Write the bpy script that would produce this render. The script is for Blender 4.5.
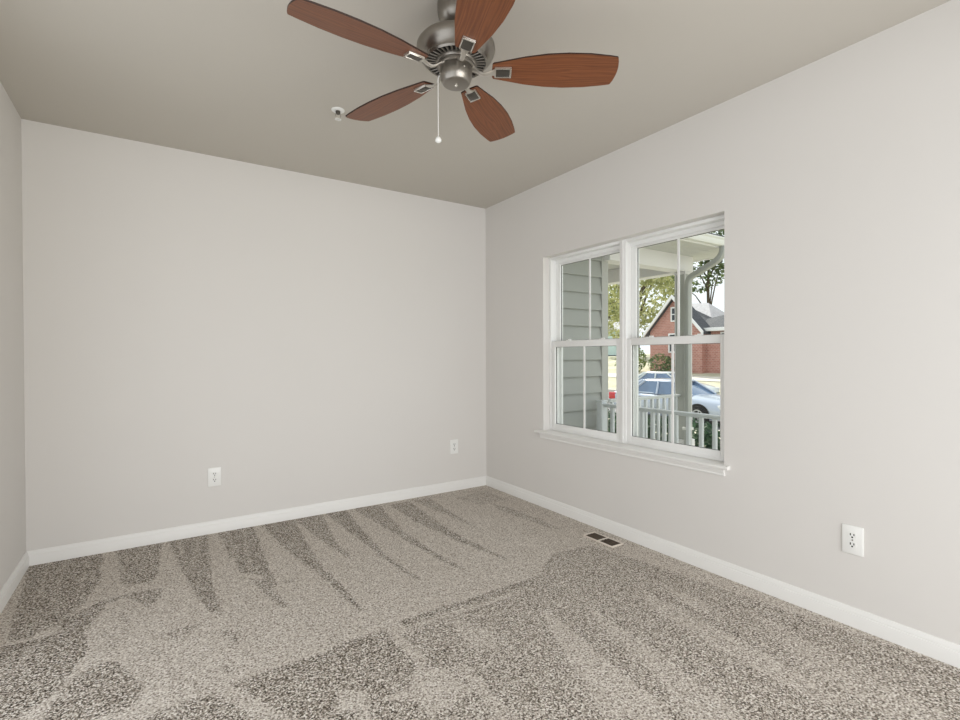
import bpy, bmesh, math, random
from mathutils import Vector, Matrix

for o in list(bpy.data.objects):
    bpy.data.objects.remove(o)
scene = bpy.context.scene
COL = scene.collection
random.seed(7)
R = math.radians

# ---------------------------------------------------------------- camera
yaw, pitch, roll = 0.582087, -0.008615, -0.003411
cam_data = bpy.data.cameras.new('camera')
cam_data.sensor_width = 36.0
cam_data.lens = 494.5 * 36.0 / 960.0
cam_data.clip_start, cam_data.clip_end = 0.02, 400
cam = bpy.data.objects.new('camera', cam_data)
COL.objects.link(cam)
fw = Vector((math.sin(yaw) * math.cos(pitch), math.cos(yaw) * math.cos(pitch), math.sin(pitch)))
r0 = Vector((math.cos(yaw), -math.sin(yaw), 0))
u0 = r0.cross(fw)
rr = r0 * math.cos(roll) + u0 * math.sin(roll)
uu = -r0 * math.sin(roll) + u0 * math.cos(roll)
cam.matrix_world = Matrix(((rr.x, uu.x, -fw.x, -2.4493), (rr.y, uu.y, -fw.y, -3.6249),
                           (rr.z, uu.z, -fw.z, 1.1429), (0, 0, 0, 1)))
scene.camera = cam

# ---------------------------------------------------------------- light
world = bpy.data.worlds.new('sky')
scene.world = world
world.use_nodes = True
bg = world.node_tree.nodes['Background']
bg.inputs['Color'].default_value = (0.93, 0.97, 1.0, 1)
bg.inputs['Strength'].default_value = 1.25

sun_data = bpy.data.lights.new('sun', 'SUN')
sun_data.energy = 6.0
sun_data.angle = R(0.6)
sun_data.color = (1.0, 0.95, 0.86)
sun = bpy.data.objects.new('sun', sun_data)
COL.objects.link(sun)
sun.rotation_euler = (-Vector((0.22, 0.72, 0.70))).to_track_quat('-Z', 'Y').to_euler()

# added fill light behind the camera, standing in for an unseen opening
area_data = bpy.data.lights.new('rear_fill_light', 'AREA')
area_data.shape = 'RECTANGLE'
area_data.size, area_data.size_y = 3.2, 2.0
area_data.energy = 84
area_data.color = (1.0, 0.99, 0.985)
area = bpy.data.objects.new('rear_fill_light', area_data)
COL.objects.link(area)
area.location = (-1.3, -5.6, 0.98)
area.rotation_euler = (R(90), 0, 0)

# added side fill light, outside a made-up opening in the left wall
side_data = bpy.data.lights.new('side_fill_light', 'AREA')
side_data.shape = 'RECTANGLE'
side_data.size, side_data.size_y = 2.7, 2.05
side_data.energy = 6.5
side_data.color = (1.0, 0.99, 0.985)
side = bpy.data.objects.new('side_fill_light', side_data)
COL.objects.link(side)
side.location = (-3.25, -2.48, 1.05)
side.rotation_euler = (R(90), 0, R(-90))

vs = scene.view_settings
vs.view_transform = 'Standard'
vs.look = 'None'
vs.gamma = 1.0
vs.use_curve_mapping = False
vs.exposure = 0.0

# ---------------------------------------------------------------- mesh helpers
class MB:
    """Collects shapes into ONE mesh."""
    def __init__(self):
        self.bm = bmesh.new()
        self.mat = 0

    def _tag(self, faces):
        for f in faces:
            f.material_index = self.mat

    def box(self, a, b, bevel=0.0, M=None, seg=2):
        x0, y0, z0 = [min(p, q) for p, q in zip(a, b)]
        x1, y1, z1 = [max(p, q) for p, q in zip(a, b)]
        t = bmesh.new()
        v = [t.verts.new(p) for p in ((x0, y0, z0), (x1, y0, z0), (x1, y1, z0), (x0, y1, z0),
                                      (x0, y0, z1), (x1, y0, z1), (x1, y1, z1), (x0, y1, z1))]
        for q in ((3, 2, 1, 0), (4, 5, 6, 7), (0, 1, 5, 4), (1, 2, 6, 5), (2, 3, 7, 6), (3, 0, 4, 7)):
            t.faces.new([v[i] for i in q])
        if bevel > 0:
            bmesh.ops.bevel(t, geom=t.edges[:], offset=bevel, segments=seg, affect='EDGES', profile=0.5)
        self._merge(t, M)
        return self

    def _merge(self, t, M=None):
        if M is not None:
            bmesh.ops.transform(t, matrix=M, verts=t.verts)
        me = bpy.data.meshes.new('tmp')
        n0 = len(self.bm.faces)
        t.to_mesh(me); t.free()
        self.bm.from_mesh(me)
        bpy.data.meshes.remove(me)
        self.bm.faces.ensure_lookup_table()
        for i in range(n0, len(self.bm.faces)):
            self.bm.faces[i].material_index = self.mat

    def lathe(self, prof, n=48, M=None, close=False):
        """prof: list of (r, z), turned about Z."""
        t = bmesh.new()
        rings = []
        for r, z in prof:
            if r < 1e-6:
                rings.append([t.verts.new((0, 0, z))])
            else:
                rings.append([t.verts.new((r * math.cos(2 * math.pi * k / n), r * math.sin(2 * math.pi * k / n), z)) for k in range(n)])
        pairs = list(zip(rings, rings[1:]))
        if close:
            pairs.append((rings[-1], rings[0]))
        for A, B in pairs:
            for k in range(n):
                k2 = (k + 1) % n
                if len(A) == 1 and len(B) == 1:
                    continue
                if len(A) == 1:
                    t.faces.new((A[0], B[k], B[k2]))
                elif len(B) == 1:
                    t.faces.new((A[k], A[k2], B[0]))
                else:
                    t.faces.new((A[k], A[k2], B[k2], B[k]))
        bmesh.ops.recalc_face_normals(t, faces=t.faces)
        self._merge(t, M)
        return self

    def prism(self, pts, h0, h1, M=None, bevel=0.0):
        """2D outline (x, y) extruded along Z from h0 to h1."""
        t = bmesh.new()
        a = [t.verts.new((x, y, h0)) for x, y in pts]
        b = [t.verts.new((x, y, h1)) for x, y in pts]
        t.faces.new(a[::-1]); t.faces.new(b)
        n = len(pts)
        for k in range(n):
            t.faces.new((a[k], a[(k + 1) % n], b[(k + 1) % n], b[k]))
        bmesh.ops.recalc_face_normals(t, faces=t.faces)
        if bevel > 0:
            bmesh.ops.bevel(t, geom=t.edges[:], offset=bevel, segments=1, affect='EDGES')
        self._merge(t, M)
        return self

    def tube(self, pts, rad, n=10, caps=True, M=None, flat=1.0):
        """round tube along points; rad a number or a list."""
        pts = [Vector(p) for p in pts]
        rs = rad if isinstance(rad, (list, tuple)) else [rad] * len(pts)
        t = bmesh.new()
        rings = []
        prev = None
        for i, p in enumerate(pts):
            d = (pts[min(i + 1, len(pts) - 1)] - pts[max(i - 1, 0)]).normalized()
            if prev is None:
                ref = Vector((0, 0, 1)) if abs(d.z) < 0.9 else Vector((1, 0, 0))
                a = d.cross(ref).normalized()
            else:
                a = (prev - d * prev.dot(d)).normalized()
            prev = a
            b = d.cross(a)
            rings.append([t.verts.new(p + (a * math.cos(2 * math.pi * k / n) + b * math.sin(2 * math.pi * k / n) * flat) * rs[i]) for k in range(n)])
        for A, B in zip(rings, rings[1:]):
            for k in range(n):
                t.faces.new((A[k], A[(k + 1) % n], B[(k + 1) % n], B[k]))
        if caps:
            t.faces.new(rings[0][::-1]); t.faces.new(rings[-1])
        bmesh.ops.recalc_face_normals(t, faces=t.faces)
        self._merge(t, M)
        return self

    def loft(self, rings, M=None, caps=True, closed=True):
        t = bmesh.new()
        vv = [[t.verts.new(p) for p in r] for r in rings]
        n = len(rings[0])
        for A, B in zip(vv, vv[1:]):
            for k in range(n if closed else n - 1):
                t.faces.new((A[k], A[(k + 1) % n], B[(k + 1) % n], B[k]))
        if caps and closed:
            t.faces.new(vv[0][::-1]); t.faces.new(vv[-1])
        bmesh.ops.recalc_face_normals(t, faces=t.faces)
        self._merge(t, M)
        return self

    def poly(self, pts):
        f = self.bm.faces.new([self.bm.verts.new(p) for p in pts])
        f.material_index = self.mat
        return self

    def build(self, name, mats, parent=None, sharp=32, smooth=True):
        bm = self.bm
        for f in bm.faces:
            f.smooth = smooth
        if smooth:
            for e in bm.edges:
                if len(e.link_faces) == 2:
                    if e.calc_face_angle(0) > R(sharp):
                        e.smooth = False
        me = bpy.data.meshes.new(name)
        bm.to_mesh(me); bm.free()
        for m in (mats if isinstance(mats, (list, tuple)) else [mats]):
            me.materials.append(m)
        o = bpy.data.objects.new(name, me)
        COL.objects.link(o)
        if parent is not None:
            o.parent = parent
        return o


def tag(o, label=None, cat=None, group=None, kind=None):
    if label: o['label'] = label
    if cat: o['category'] = cat
    if group: o['group'] = group
    if kind: o['kind'] = kind
    return o


def empty(name, loc=(0, 0, 0), rz=0.0, parent=None):
    o = bpy.data.objects.new(name, None)
    o.empty_display_size = 0.1
    COL.objects.link(o)
    o.location = loc
    o.rotation_euler = (0, 0, rz)
    if parent: o.parent = parent
    return o


def copy_tree(o, parent=None):
    c = o.copy()
    COL.objects.link(c)
    c.parent = parent
    for ch in [x for x in bpy.data.objects if x.parent == o]:
        copy_tree(ch, c)
    return c


def T(x=0, y=0, z=0):
    return Matrix.Translation((x, y, z))


def RX(a): return Matrix.Rotation(R(a), 4, 'X')
def RY(a): return Matrix.Rotation(R(a), 4, 'Y')
def RZ(a): return Matrix.Rotation(R(a), 4, 'Z')

# ---------------------------------------------------------------- materials
def lin(c):
    return tuple((v / 255 / 12.92) if v / 255 <= 0.04045 else ((v / 255 + 0.055) / 1.055) ** 2.4 for v in c) + (1,)


def mat(name, rgb, rough=0.6, metal=0.0, spec=None, bump=None, vary=None, coat=0.0):
    """rgb in 0-255 sRGB; bump = (scale, strength, distance); vary = (scale, amount)."""
    m = bpy.data.materials.new(name)
    m.use_nodes = True
    nt = m.node_tree
    b = nt.nodes['Principled BSDF']
    c = lin(rgb)
    b.inputs['Base Color'].default_value = c
    b.inputs['Roughness'].default_value = rough
    b.inputs['Metallic'].default_value = metal
    if spec is not None: b.inputs['Specular IOR Level'].default_value = spec
    if coat: b.inputs['Coat Weight'].default_value = coat
    tc = nt.nodes.new('ShaderNodeTexCoord')
    if vary:
        n = nt.nodes.new('ShaderNodeTexNoise')
        n.inputs['Scale'].default_value = vary[0]
        n.inputs['Detail'].default_value = 4
        nt.links.new(tc.outputs['Object'], n.inputs['Vector'])
        r = nt.nodes.new('ShaderNodeValToRGB')
        k = vary[1]
        r.color_ramp.elements[0].position, r.color_ramp.elements[1].position = 0.3, 0.7
        r.color_ramp.elements[0].color = tuple(max(0, v * (1 - k)) for v in c[:3]) + (1,)
        r.color_ramp.elements[1].color = tuple(min(1, v * (1 + k)) for v in c[:3]) + (1,)
        nt.links.new(n.outputs['Fac'], r.inputs['Fac'])
        nt.links.new(r.outputs['Color'], b.inputs['Base Color'])
    if bump:
        n2 = nt.nodes.new('ShaderNodeTexNoise')
        n2.inputs['Scale'].default_value = bump[0]
        n2.inputs['Detail'].default_value = 3
        nt.links.new(tc.outputs['Object'], n2.inputs['Vector'])
        bp = nt.nodes.new('ShaderNodeBump')
        bp.inputs['Strength'].default_value = bump[1]
        bp.inputs['Distance'].default_value = bump[2]
        nt.links.new(n2.outputs['Fac'], bp.inputs['Height'])
        nt.links.new(bp.outputs['Normal'], b.inputs['Normal'])
    return m


class NT:
    """small helper to write node graphs"""
    def __init__(self, name):
        self.m = bpy.data.materials.new(name)
        self.m.use_nodes = True
        self.t = self.m.node_tree
        self.b = self.t.nodes['Principled BSDF']
    def n(self, typ, **kw):
        x = self.t.nodes.new('ShaderNode' + typ)
        for k, v in kw.items():
            if k in x.inputs.keys():
                x.inputs[k].default_value = v
            else:
                setattr(x, k, v)
        return x
    def l(self, a, b):
        self.t.links.new(a, b)
    def ramp(self, stops, interp='LINEAR'):
        r = self.t.nodes.new('ShaderNodeValToRGB')
        r.color_ramp.interpolation = interp
        e = r.color_ramp.elements
        while len(e) < len(stops): e.new(0.5)
        for s, (p, c) in zip(e, stops):
            s.position, s.color = p, c
        return r


wall_paint = mat('wall_paint', (222, 219, 215), 0.85, spec=0.25, bump=(420, 0.10, 0.0008), vary=(1.4, 0.006))
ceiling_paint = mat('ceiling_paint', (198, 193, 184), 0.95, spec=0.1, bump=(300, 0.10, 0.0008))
trim_paint = mat('trim_paint', (236, 235, 232), 0.38, spec=0.45)
vinyl_white = mat('vinyl_white', (238, 238, 236), 0.35, spec=0.45)
plastic_white = mat('plastic_white', (240, 240, 237), 0.3, spec=0.5)
slot_dark = mat('slot_dark', (24, 22, 20), 0.8, spec=0.1)
nickel = mat('brushed_nickel', (150, 145, 138), 0.34, metal=0.95, bump=(900, 0.04, 0.0003))
nickel_dark = mat('dark_nickel', (98, 94, 89), 0.45, metal=0.85)
arm_nickel = mat('satin_nickel', (205, 200, 192), 0.32, metal=0.85)
chrome = mat('polished_nickel', (215, 212, 205), 0.2, metal=0.95)
black_gap = mat('black_gap', (22, 21, 20), 0.7)
register_brown = mat('register_brown', (98, 86, 74), 0.5, metal=0.2)
register_rim = mat('register_rim', (226, 216, 204), 0.45)
gasket = mat('gasket', (52, 52, 50), 0.6)
gutter_white = mat('gutter_white', (226, 226, 222), 0.45)
porch_white = mat('porch_white', (232, 230, 230), 0.5)
downspout_grey = mat('downspout_grey', (168, 170, 166), 0.45)
soffit = mat('soffit_vinyl', (204, 204, 202), 0.6)
rail_vinyl = mat('rail_vinyl', (214, 218, 220), 0.45)
post_grey = mat('post_grey', (186, 188, 184), 0.5)
corner_grey = mat('corner_grey', (180, 180, 176), 0.55)
siding_m = mat('siding_vinyl', (164, 166, 162), 0.55, bump=(60, 0.05, 0.002), vary=(3, 0.02))
asphalt = mat('asphalt', (120, 120, 120), 0.9, vary=(3, 0.1))
concrete = mat('concrete', (205, 200, 190), 0.9, vary=(2, 0.06))
bark = mat('bark', (86, 74, 62), 0.9, bump=(12, 0.5, 0.02), vary=(4, 0.2))
tyre = mat('tyre_rubber', (32, 32, 34), 0.8)
car_glass = mat('car_glass', (84, 108, 138), 0.06, spec=1.0)
car_silver = mat('car_silver_blue', (178, 188, 204), 0.28, metal=0.35, coat=0.6)
car_white = mat('car_pale_silver', (212, 218, 216), 0.3, metal=0.2, coat=0.6)
alloy = mat('alloy', (170, 172, 176), 0.35, metal=0.8)
red_lens = mat('red_lens', (190, 30, 40), 0.2, coat=0.5)
clear_lens = mat('clear_lens', (225, 228, 230), 0.12)
roof_dark = mat('shingle_dark', (78, 80, 84), 0.9, vary=(6, 0.25), bump=(14, 0.5, 0.02))  # also colours the tree shade on the brick house roof
roof_pale = mat('shingle_pale', (190, 188, 190), 0.9, vary=(6, 0.12), bump=(14, 0.4, 0.02))  # also colours the sunlit part of the brick house roof
house_trim = mat('house_trim', (236, 236, 234), 0.5)
house_glass = mat('house_glass', (50, 56, 62), 0.1, spec=0.6)
pale_siding = mat('pale_siding', (196, 216, 214), 0.7)


def make_lawn():
    g = NT('lawn_grass')
    tc = g.n('TexCoord')
    a = g.n('TexNoise', Scale=0.5, Detail=6.0)
    g.l(tc.outputs['Object'], a.inputs['Vector'])
    r = g.ramp([(0.3, lin((156, 156, 130))), (0.5, lin((180, 177, 154))), (0.7, lin((200, 195, 176)))])
    g.l(a.outputs['Fac'], r.inputs['Fac'])
    g.l(r.outputs['Color'], g.b.inputs['Base Color'])
    g.b.inputs['Roughness'].default_value = 1.0
    return g.m


def make_brick():
    g = NT('red_brick')
    tc = g.n('TexCoord')
    mp = g.n('Mapping')
    mp.inputs['Rotation'].default_value = (R(90), 0, R(90))
    g.l(tc.outputs['Object'], mp.inputs['Vector'])
    br = g.n('TexBrick', Scale=2.2)
    br.inputs['Color1'].default_value = lin((170, 116, 104))
    br.inputs['Color2'].default_value = lin((190, 138, 124))
    br.inputs['Mortar'].default_value = lin((200, 176, 166))
    br.inputs['Mortar Size'].default_value = 0.02
    cm = g.n('CombineXYZ'); sx = g.n('SeparateXYZ')
    g.l(tc.outputs['Object'], sx.inputs['Vector'])
    ad = g.n('Math', operation='ADD')
    g.l(sx.outputs['X'], ad.inputs[0]); g.l(sx.outputs['Y'], ad.inputs[1])
    g.l(ad.outputs[0], cm.inputs['X']); g.l(sx.outputs['Z'], cm.inputs['Y'])
    g.l(cm.outputs[0], br.inputs['Vector'])
    g.l(br.outputs['Color'], g.b.inputs['Base Color'])
    g.b.inputs['Roughness'].default_value = 0.9
    return g.m


def make_leaf(name, cols):
    g = NT(name)
    ge = g.n('NewGeometry')
    r = g.ramp([(i / max(1, len(cols) - 1), lin(c)) for i, c in enumerate(cols)])
    g.l(ge.outputs['Random Per Island'], r.inputs['Fac'])
    g.l(r.outputs['Color'], g.b.inputs['Base Color'])
    g.b.inputs['Roughness'].default_value = 0.6
    tr = g.n('BsdfTranslucent')
    g.l(r.outputs['Color'], tr.inputs['Color'])
    mx = g.n('MixShader', Fac=0.35)
    g.l(g.b.outputs[0], mx.inputs[1]); g.l(tr.outputs[0], mx.inputs[2])
    g.l(mx.outputs[0], g.t.nodes['Material Output'].inputs['Surface'])
    return g.m


def make_glass():
    g = NT('window_glass')
    tr = g.n('BsdfTransparent'); tr.inputs['Color'].default_value = (0.97, 0.985, 0.98, 1)
    gl = g.n('BsdfGlossy', Roughness=0.02)
    fr = g.n('Fresnel', IOR=1.35)
    mx = g.n('MixShader')
    ge = g.n('NewGeometry')
    inv = g.n('Math', operation='SUBTRACT'); inv.inputs[0].default_value = 1.0
    g.l(ge.outputs['Backfacing'], inv.inputs[1])
    fm = g.n('Math', operation='MULTIPLY')
    g.l(fr.outputs[0], fm.inputs[0]); g.l(inv.outputs[0], fm.inputs[1])
    g.l(fm.outputs[0], mx.inputs[0]); g.l(tr.outputs[0], mx.inputs[1]); g.l(gl.outputs[0], mx.inputs[2])
    g.l(mx.outputs[0], g.t.nodes['Material Output'].inputs['Surface'])
    return g.m


def make_oak():
    g = NT('red_oak_blade')
    tc = g.n('TexCoord')
    mp = g.n('Mapping'); mp.inputs['Scale'].default_value = (0.10, 1.0, 0.3)
    g.l(tc.outputs['Object'], mp.inputs['Vector'])
    w = g.n('TexWave', Scale=26.0, Distortion=14.0, Detail=2.0)
    w.wave_type = 'BANDS'; w.bands_direction = 'Y'
    w.inputs['Detail Scale'].default_value = 1.2
    g.l(mp.outputs[0], w.inputs['Vector'])
    mp2 = g.n('Mapping'); mp2.inputs['Scale'].default_value = (9, 260, 40)
    g.l(tc.outputs['Object'], mp2.inputs['Vector'])
    f = g.n('TexNoise', Scale=1.0, Detail=4.0)
    g.l(mp2.outputs[0], f.inputs['Vector'])
    r = g.ramp([(0.0, lin((76, 40, 21))), (0.35, lin((106, 59, 32))), (0.75, lin((124, 72, 40))), (1.0, lin((136, 82, 48)))])
    mixv = g.n('Math', operation='MULTIPLY_ADD'); mixv.inputs[1].default_value = 0.42
    sc = g.n('Math', operation='MULTIPLY'); sc.inputs[1].default_value = 0.72
    g.l(f.outputs['Fac'], sc.inputs[0])
    g.l(w.outputs['Fac'], mixv.inputs[0]); g.l(sc.outputs[0], mixv.inputs[2])
    g.l(mixv.outputs[0], r.inputs['Fac'])
    g.l(r.outputs['Color'], g.b.inputs['Base Color'])
    g.b.inputs['Roughness'].default_value = 0.42
    return g.m


def make_carpet():
    g = NT('carpet_pile')
    tc = g.n('TexCoord')
    at = g.n('Attribute'); at.attribute_name = 'pile'
    # tufts
    vo = g.n('TexVoronoi', Scale=210.0)
    g.l(tc.outputs['Object'], vo.inputs['Vector'])
    sep = g.n('SeparateColor'); g.l(vo.outputs['Color'], sep.inputs[0])
    # clumps of pile a few tufts wide
    n1 = g.n('TexNoise', Scale=130.0, Detail=2.0)
    g.l(tc.outputs['Object'], n1.inputs['Vector'])
    n2 = g.n('TexNoise', Scale=28.0, Detail=3.0)
    g.l(tc.outputs['Object'], n2.inputs['Vector'])
    # speck = .6*random + .8*(clump-.5)
    a = g.n('Math', operation='MULTIPLY_ADD'); a.inputs[1].default_value = 1.3
    s1 = g.n('Math', operation='MULTIPLY_ADD'); s1.inputs[1].default_value = 0.62; s1.inputs[2].default_value = -0.46
    g.l(sep.outputs[0], s1.inputs[0])
    g.l(n1.outputs['Fac'], a.inputs[0]); g.l(s1.outputs[0], a.inputs[2])
    # mask = clamp(pile + (n2-.5)*.5)
    m1 = g.n('Math', operation='MULTIPLY_ADD'); m1.inputs[1].default_value = 0.55
    m2 = g.n('Math', operation='ADD'); m2.inputs[1].default_value = -0.275
    g.l(n2.outputs['Fac'], m1.inputs[0]); g.l(at.outputs['Fac'], m1.inputs[2]); g.l(m1.outputs[0], m2.inputs[0])
    mr = g.n('MapRange'); mr.interpolation_type = 'SMOOTHSTEP'
    mr.inputs['From Min'].default_value = 0.12; mr.inputs['From Max'].default_value = 0.95
    g.l(m2.outputs[0], mr.inputs['Value'])
    light = g.ramp([(0.15, lin((120, 110, 99))), (0.36, lin((185, 176, 166))), (0.61, lin((209, 201, 191))), (0.86, lin((236, 231, 224)))])
    dark = g.ramp([(0.22, lin((58, 51, 44))), (0.42, lin((137, 127, 115))), (0.62, lin((187, 178, 167))), (0.83, lin((240, 236, 229)))])
    g.l(a.outputs[0], light.inputs['Fac']); g.l(a.outputs[0], dark.inputs['Fac'])
    mx = g.n('Mix'); mx.data_type = 'RGBA'
    g.l(mr.outputs[0], mx.inputs['Factor'])
    g.l(light.outputs['Color'], mx.inputs['A']) if False else g.t.links.new(light.outputs['Color'], mx.inputs[6])
    g.t.links.new(dark.outputs['Color'], mx.inputs[7])
    g.t.links.new(mx.outputs[2], g.b.inputs['Base Color'])
    g.b.inputs['Roughness'].default_value = 1.0
    g.b.inputs['Specular IOR Level'].default_value = 0.05
    bp = g.n('Bump', Strength=0.5, Distance=0.006)
    g.l(a.outputs[0], bp.inputs['Height'])
    g.l(bp.outputs['Normal'], g.b.inputs['Normal'])
    return g.m


lawn_m, brick_m, glass_m, oak_m, carpet_m = make_lawn(), make_brick(), make_glass(), make_oak(), make_carpet()
oak_edge = mat('oak_edge', (48, 26, 16), 0.5)

# ================================================================ THE ROOM
W, H, REAR = 3.045, 2.44, -4.10      # width, ceiling, rear wall

# vacuum marks: patches where the carpet pile lies the other way (floor coordinates, metres)
PILE = [
 ([(-3.04,-0.02),(-2.95,0.01),(-2.71,0),(-2.69,-0.44),(-2.72,-0.67),(-2.79,-0.86),(-2.87,-0.93),(-2.95,-0.93),(-2.98,-0.66),(-3,-0.36)], 0.85),
 ([(-2.98,-0.96),(-2.78,-0.97),(-2.7,-1.01),(-2.67,-1.18),(-2.71,-1.32),(-2.73,-1.41),(-2.85,-1.56),(-2.93,-1.29)], 0.95),
 ([(-2.8,-0.85),(-2.69,-0.74),(-2.64,-0.75),(-2.7,-1.03),(-2.78,-1.04)], 0.9),
 ([(-2.73,-1.43),(-2.67,-1.31),(-2.58,-1.31),(-2.55,-1.4),(-2.49,-1.53),(-2.5,-1.63),(-2.55,-1.67),(-2.7,-1.63),(-2.76,-1.6)], 0.8),
 ([(-2.65,0.02),(-2.42,0.02),(-2.44,-0.54),(-2.48,-0.64),(-2.6,-0.56)], 0.85),
 ([(-2.68,-0.73),(-2.6,-0.7),(-2.41,-0.72),(-2.44,-0.84),(-2.48,-0.92),(-2.54,-0.8),(-2.57,-0.74),(-2.67,-0.78)], 0.7),
 ([(-2.39,-0),(-2.17,0.02),(-2.21,-0.76),(-2.21,-1.15),(-2.26,-1.11),(-2.33,-0.62)], 0.85),
 ([(-2.11,0),(-1.9,-0.01),(-1.94,-0.8),(-1.94,-1.04),(-2,-1.01),(-1.99,-0.84),(-2.08,-0.75),(-2.1,-0.45)], 0.85),
 ([(-2.05,-0.85),(-1.99,-0.91),(-1.94,-1.26),(-1.98,-1.25),(-2.03,-0.99)], 0.75),
 ([(-1.85,-0.02),(-1.64,-0.01),(-1.7,-0.97),(-1.76,-0.9),(-1.81,-0.56)], 0.85),
 ([(-1.74,-0.93),(-1.68,-1.01),(-1.67,-1.51),(-1.69,-1.48),(-1.72,-1.22)], 0.85),
 ([(-1.64,-0.01),(-1.44,-0.01),(-1.52,-0.57),(-1.53,-0.99),(-1.55,-0.84),(-1.6,-0.51)], 0.8),
 ([(-1.42,0),(-1.27,-0.01),(-1.35,-0.96),(-1.32,-1.39),(-1.35,-1.3),(-1.38,-0.94)], 0.85),
 ([(-1.22,0.01),(-1.01,-0.04),(-1.1,-0.64),(-1.09,-1.08),(-1.06,-1.42),(-1.11,-1.33),(-1.16,-0.81)], 0.75),
 ([(-0.95,-0.08),(-0.78,-0.07),(-0.84,-0.81),(-0.81,-1.23),(-0.8,-1.52),(-0.82,-1.4),(-0.89,-1.05),(-0.96,-0.54)], 0.75),
 ([(-0.76,-0.05),(-0.61,-0.09),(-0.66,-0.77),(-0.65,-1.13),(-0.66,-1.02),(-0.7,-0.59)], 0.65),
 ([(-0.44,-0.2),(-0.11,-0.14),(-0.11,-0.49),(-0.38,-0.47)], 0.5),
 ([(-0.28,-0.47),(-0.21,-0.76),(-0.22,-1.25),(-0.28,-1.12),(-0.33,-0.67)], 0.6),
 ([(-2.59,-0.87),(-2.54,-0.95),(-2.54,-1.06),(-2.58,-1)], 0.55),
 ([(-2.45,-1.19),(-2.29,-1.19),(-2.29,-1.24),(-2.4,-1.29)], 0.6),
 ([(-2.48,-1.27),(-2.44,-1.34),(-2.42,-1.45),(-2.47,-1.35)], 0.55),
 ([(-2.23,-1.29),(-2.16,-1.36),(-2.17,-1.48),(-2.22,-1.45)], 0.6),
 ([(-2.24,-1.58),(-2.21,-1.61),(-2.22,-1.66),(-2.25,-1.63)], 0.6),
 ([(-1.91,-0.95),(-1.85,-0.98),(-1.87,-1.04),(-1.92,-1.01)], 0.5),
 ([(-2.63,-1.06),(-2.58,-1.16),(-2.59,-1.31),(-2.62,-1.2)], 0.45),
 ([(-1.57,-1.68),(-1.25,-1.7),(-0.84,-1.68),(-0.54,-1.47),(-0.26,-1.51),(-0.2,-1.82),(-0.01,-3.11),(-0.44,-3.2),(-1.86,-2.26),(-1.56,-2.21),(-1.58,-2.03),(-1.62,-1.8)], 0.62),
 ([(-1,-1.91),(-1,-2.04),(-1.06,-2.51),(-1.06,-2.61),(-1.14,-2.69),(-1.27,-2.53),(-1.22,-2.43),(-1.12,-2.17)], 0.22),
 ([(-0.81,-2),(-0.83,-2.33),(-0.88,-2.69),(-0.92,-2.84),(-1.07,-2.74),(-0.96,-2.48),(-0.88,-2.16)], 0.3),
 ([(-0.48,-2.05),(-0.5,-2.63),(-0.54,-2.94),(-0.62,-2.91),(-0.64,-2.63),(-0.58,-2.18)], 0.35),
 ([(-0.33,-2.02),(-0.33,-2.27),(-0.38,-2.4),(-0.42,-2.28)], 0.3),
 ([(-0.22,-2.4),(-0.33,-2.95),(-0.37,-3.17),(-0.54,-3.07),(-0.47,-2.76)], 0.42),
 ([(-1.38,-1.75),(-1.29,-1.93),(-1.34,-2.07),(-1.42,-1.98)], 0.3),
 ([(-2.24,-1.71),(-1.89,-1.7),(-1.65,-1.7),(-1.65,-1.86),(-1.64,-1.98),(-1.76,-2.07),(-2.02,-2.14),(-2.08,-2.04)], 0.78),
 ([(-2.29,-1.71),(-2.25,-1.74),(-2.21,-1.85),(-2.08,-2.04),(-2.16,-1.99),(-2.24,-1.84)], 0.2),
 ([(-2.39,-1.72),(-2.29,-1.72),(-2.24,-1.83),(-2.15,-2.02),(-2.55,-1.76)], 0.75),
 ([(-1.57,-1.89),(-1.51,-1.95),(-1.56,-2.05),(-1.63,-2.01)], 0.8),
 ([(-1.77,-1.93),(-1.68,-2),(-1.73,-2.1),(-1.8,-2.04)], 0.6),
 ([(-1.86,-2.06),(-1.72,-2.15),(-1.74,-2.27),(-1.9,-2.17)], 0.7),
 ([(-1.93,-1.95),(-1.85,-2),(-1.88,-2.11),(-1.97,-2.05)], 0.15),
 ([(-1.53,-2.05),(-1.54,-2.21),(-1.56,-2.39),(-1.51,-2.42),(-1.5,-2.17),(-1.5,-2.06)], 0.15),
 ([(-1.58,-1.65),(-1.22,-1.66),(-0.79,-1.65),(-0.82,-1.7),(-1.25,-1.7),(-1.58,-1.69)], 0.85),
 ([(-1.58,-1.71),(-1.25,-1.72),(-0.94,-1.72),(-0.99,-1.75),(-1.27,-1.75),(-1.58,-1.74)], 0.3),
 ([(-1.88,-1.69),(-1.65,-1.68),(-1.67,-1.72),(-1.89,-1.73)], 0.85),
]
TRACKS = [(-2.95,-0.02,-2.92,-0.51), (-2.87,0.01,-2.86,-0.4), (-2.78,0.01,-2.76,-0.55), (-2.58,-0.01,-2.6,-0.53), (-2.51,-0.02,-2.52,-0.44), (-2.23,-0.05,-2.29,-0.64), (-2.33,-0.04,-2.31,-0.56), (-2.05,-0.04,-2.09,-0.67), (-1.97,-0.05,-2.03,-0.74), (-2.37,-1.68,-2.75,-1.65), (-2.19,-1.72,-2.2,-1.86), (-2.84,-0.98,-2.89,-1.25), (-2.97,-0.95,-2.77,-0.95), (-2.66,-1.32,-2.74,-1.35), (-2.72,-1.48,-2.5,-1.51)]


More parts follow.
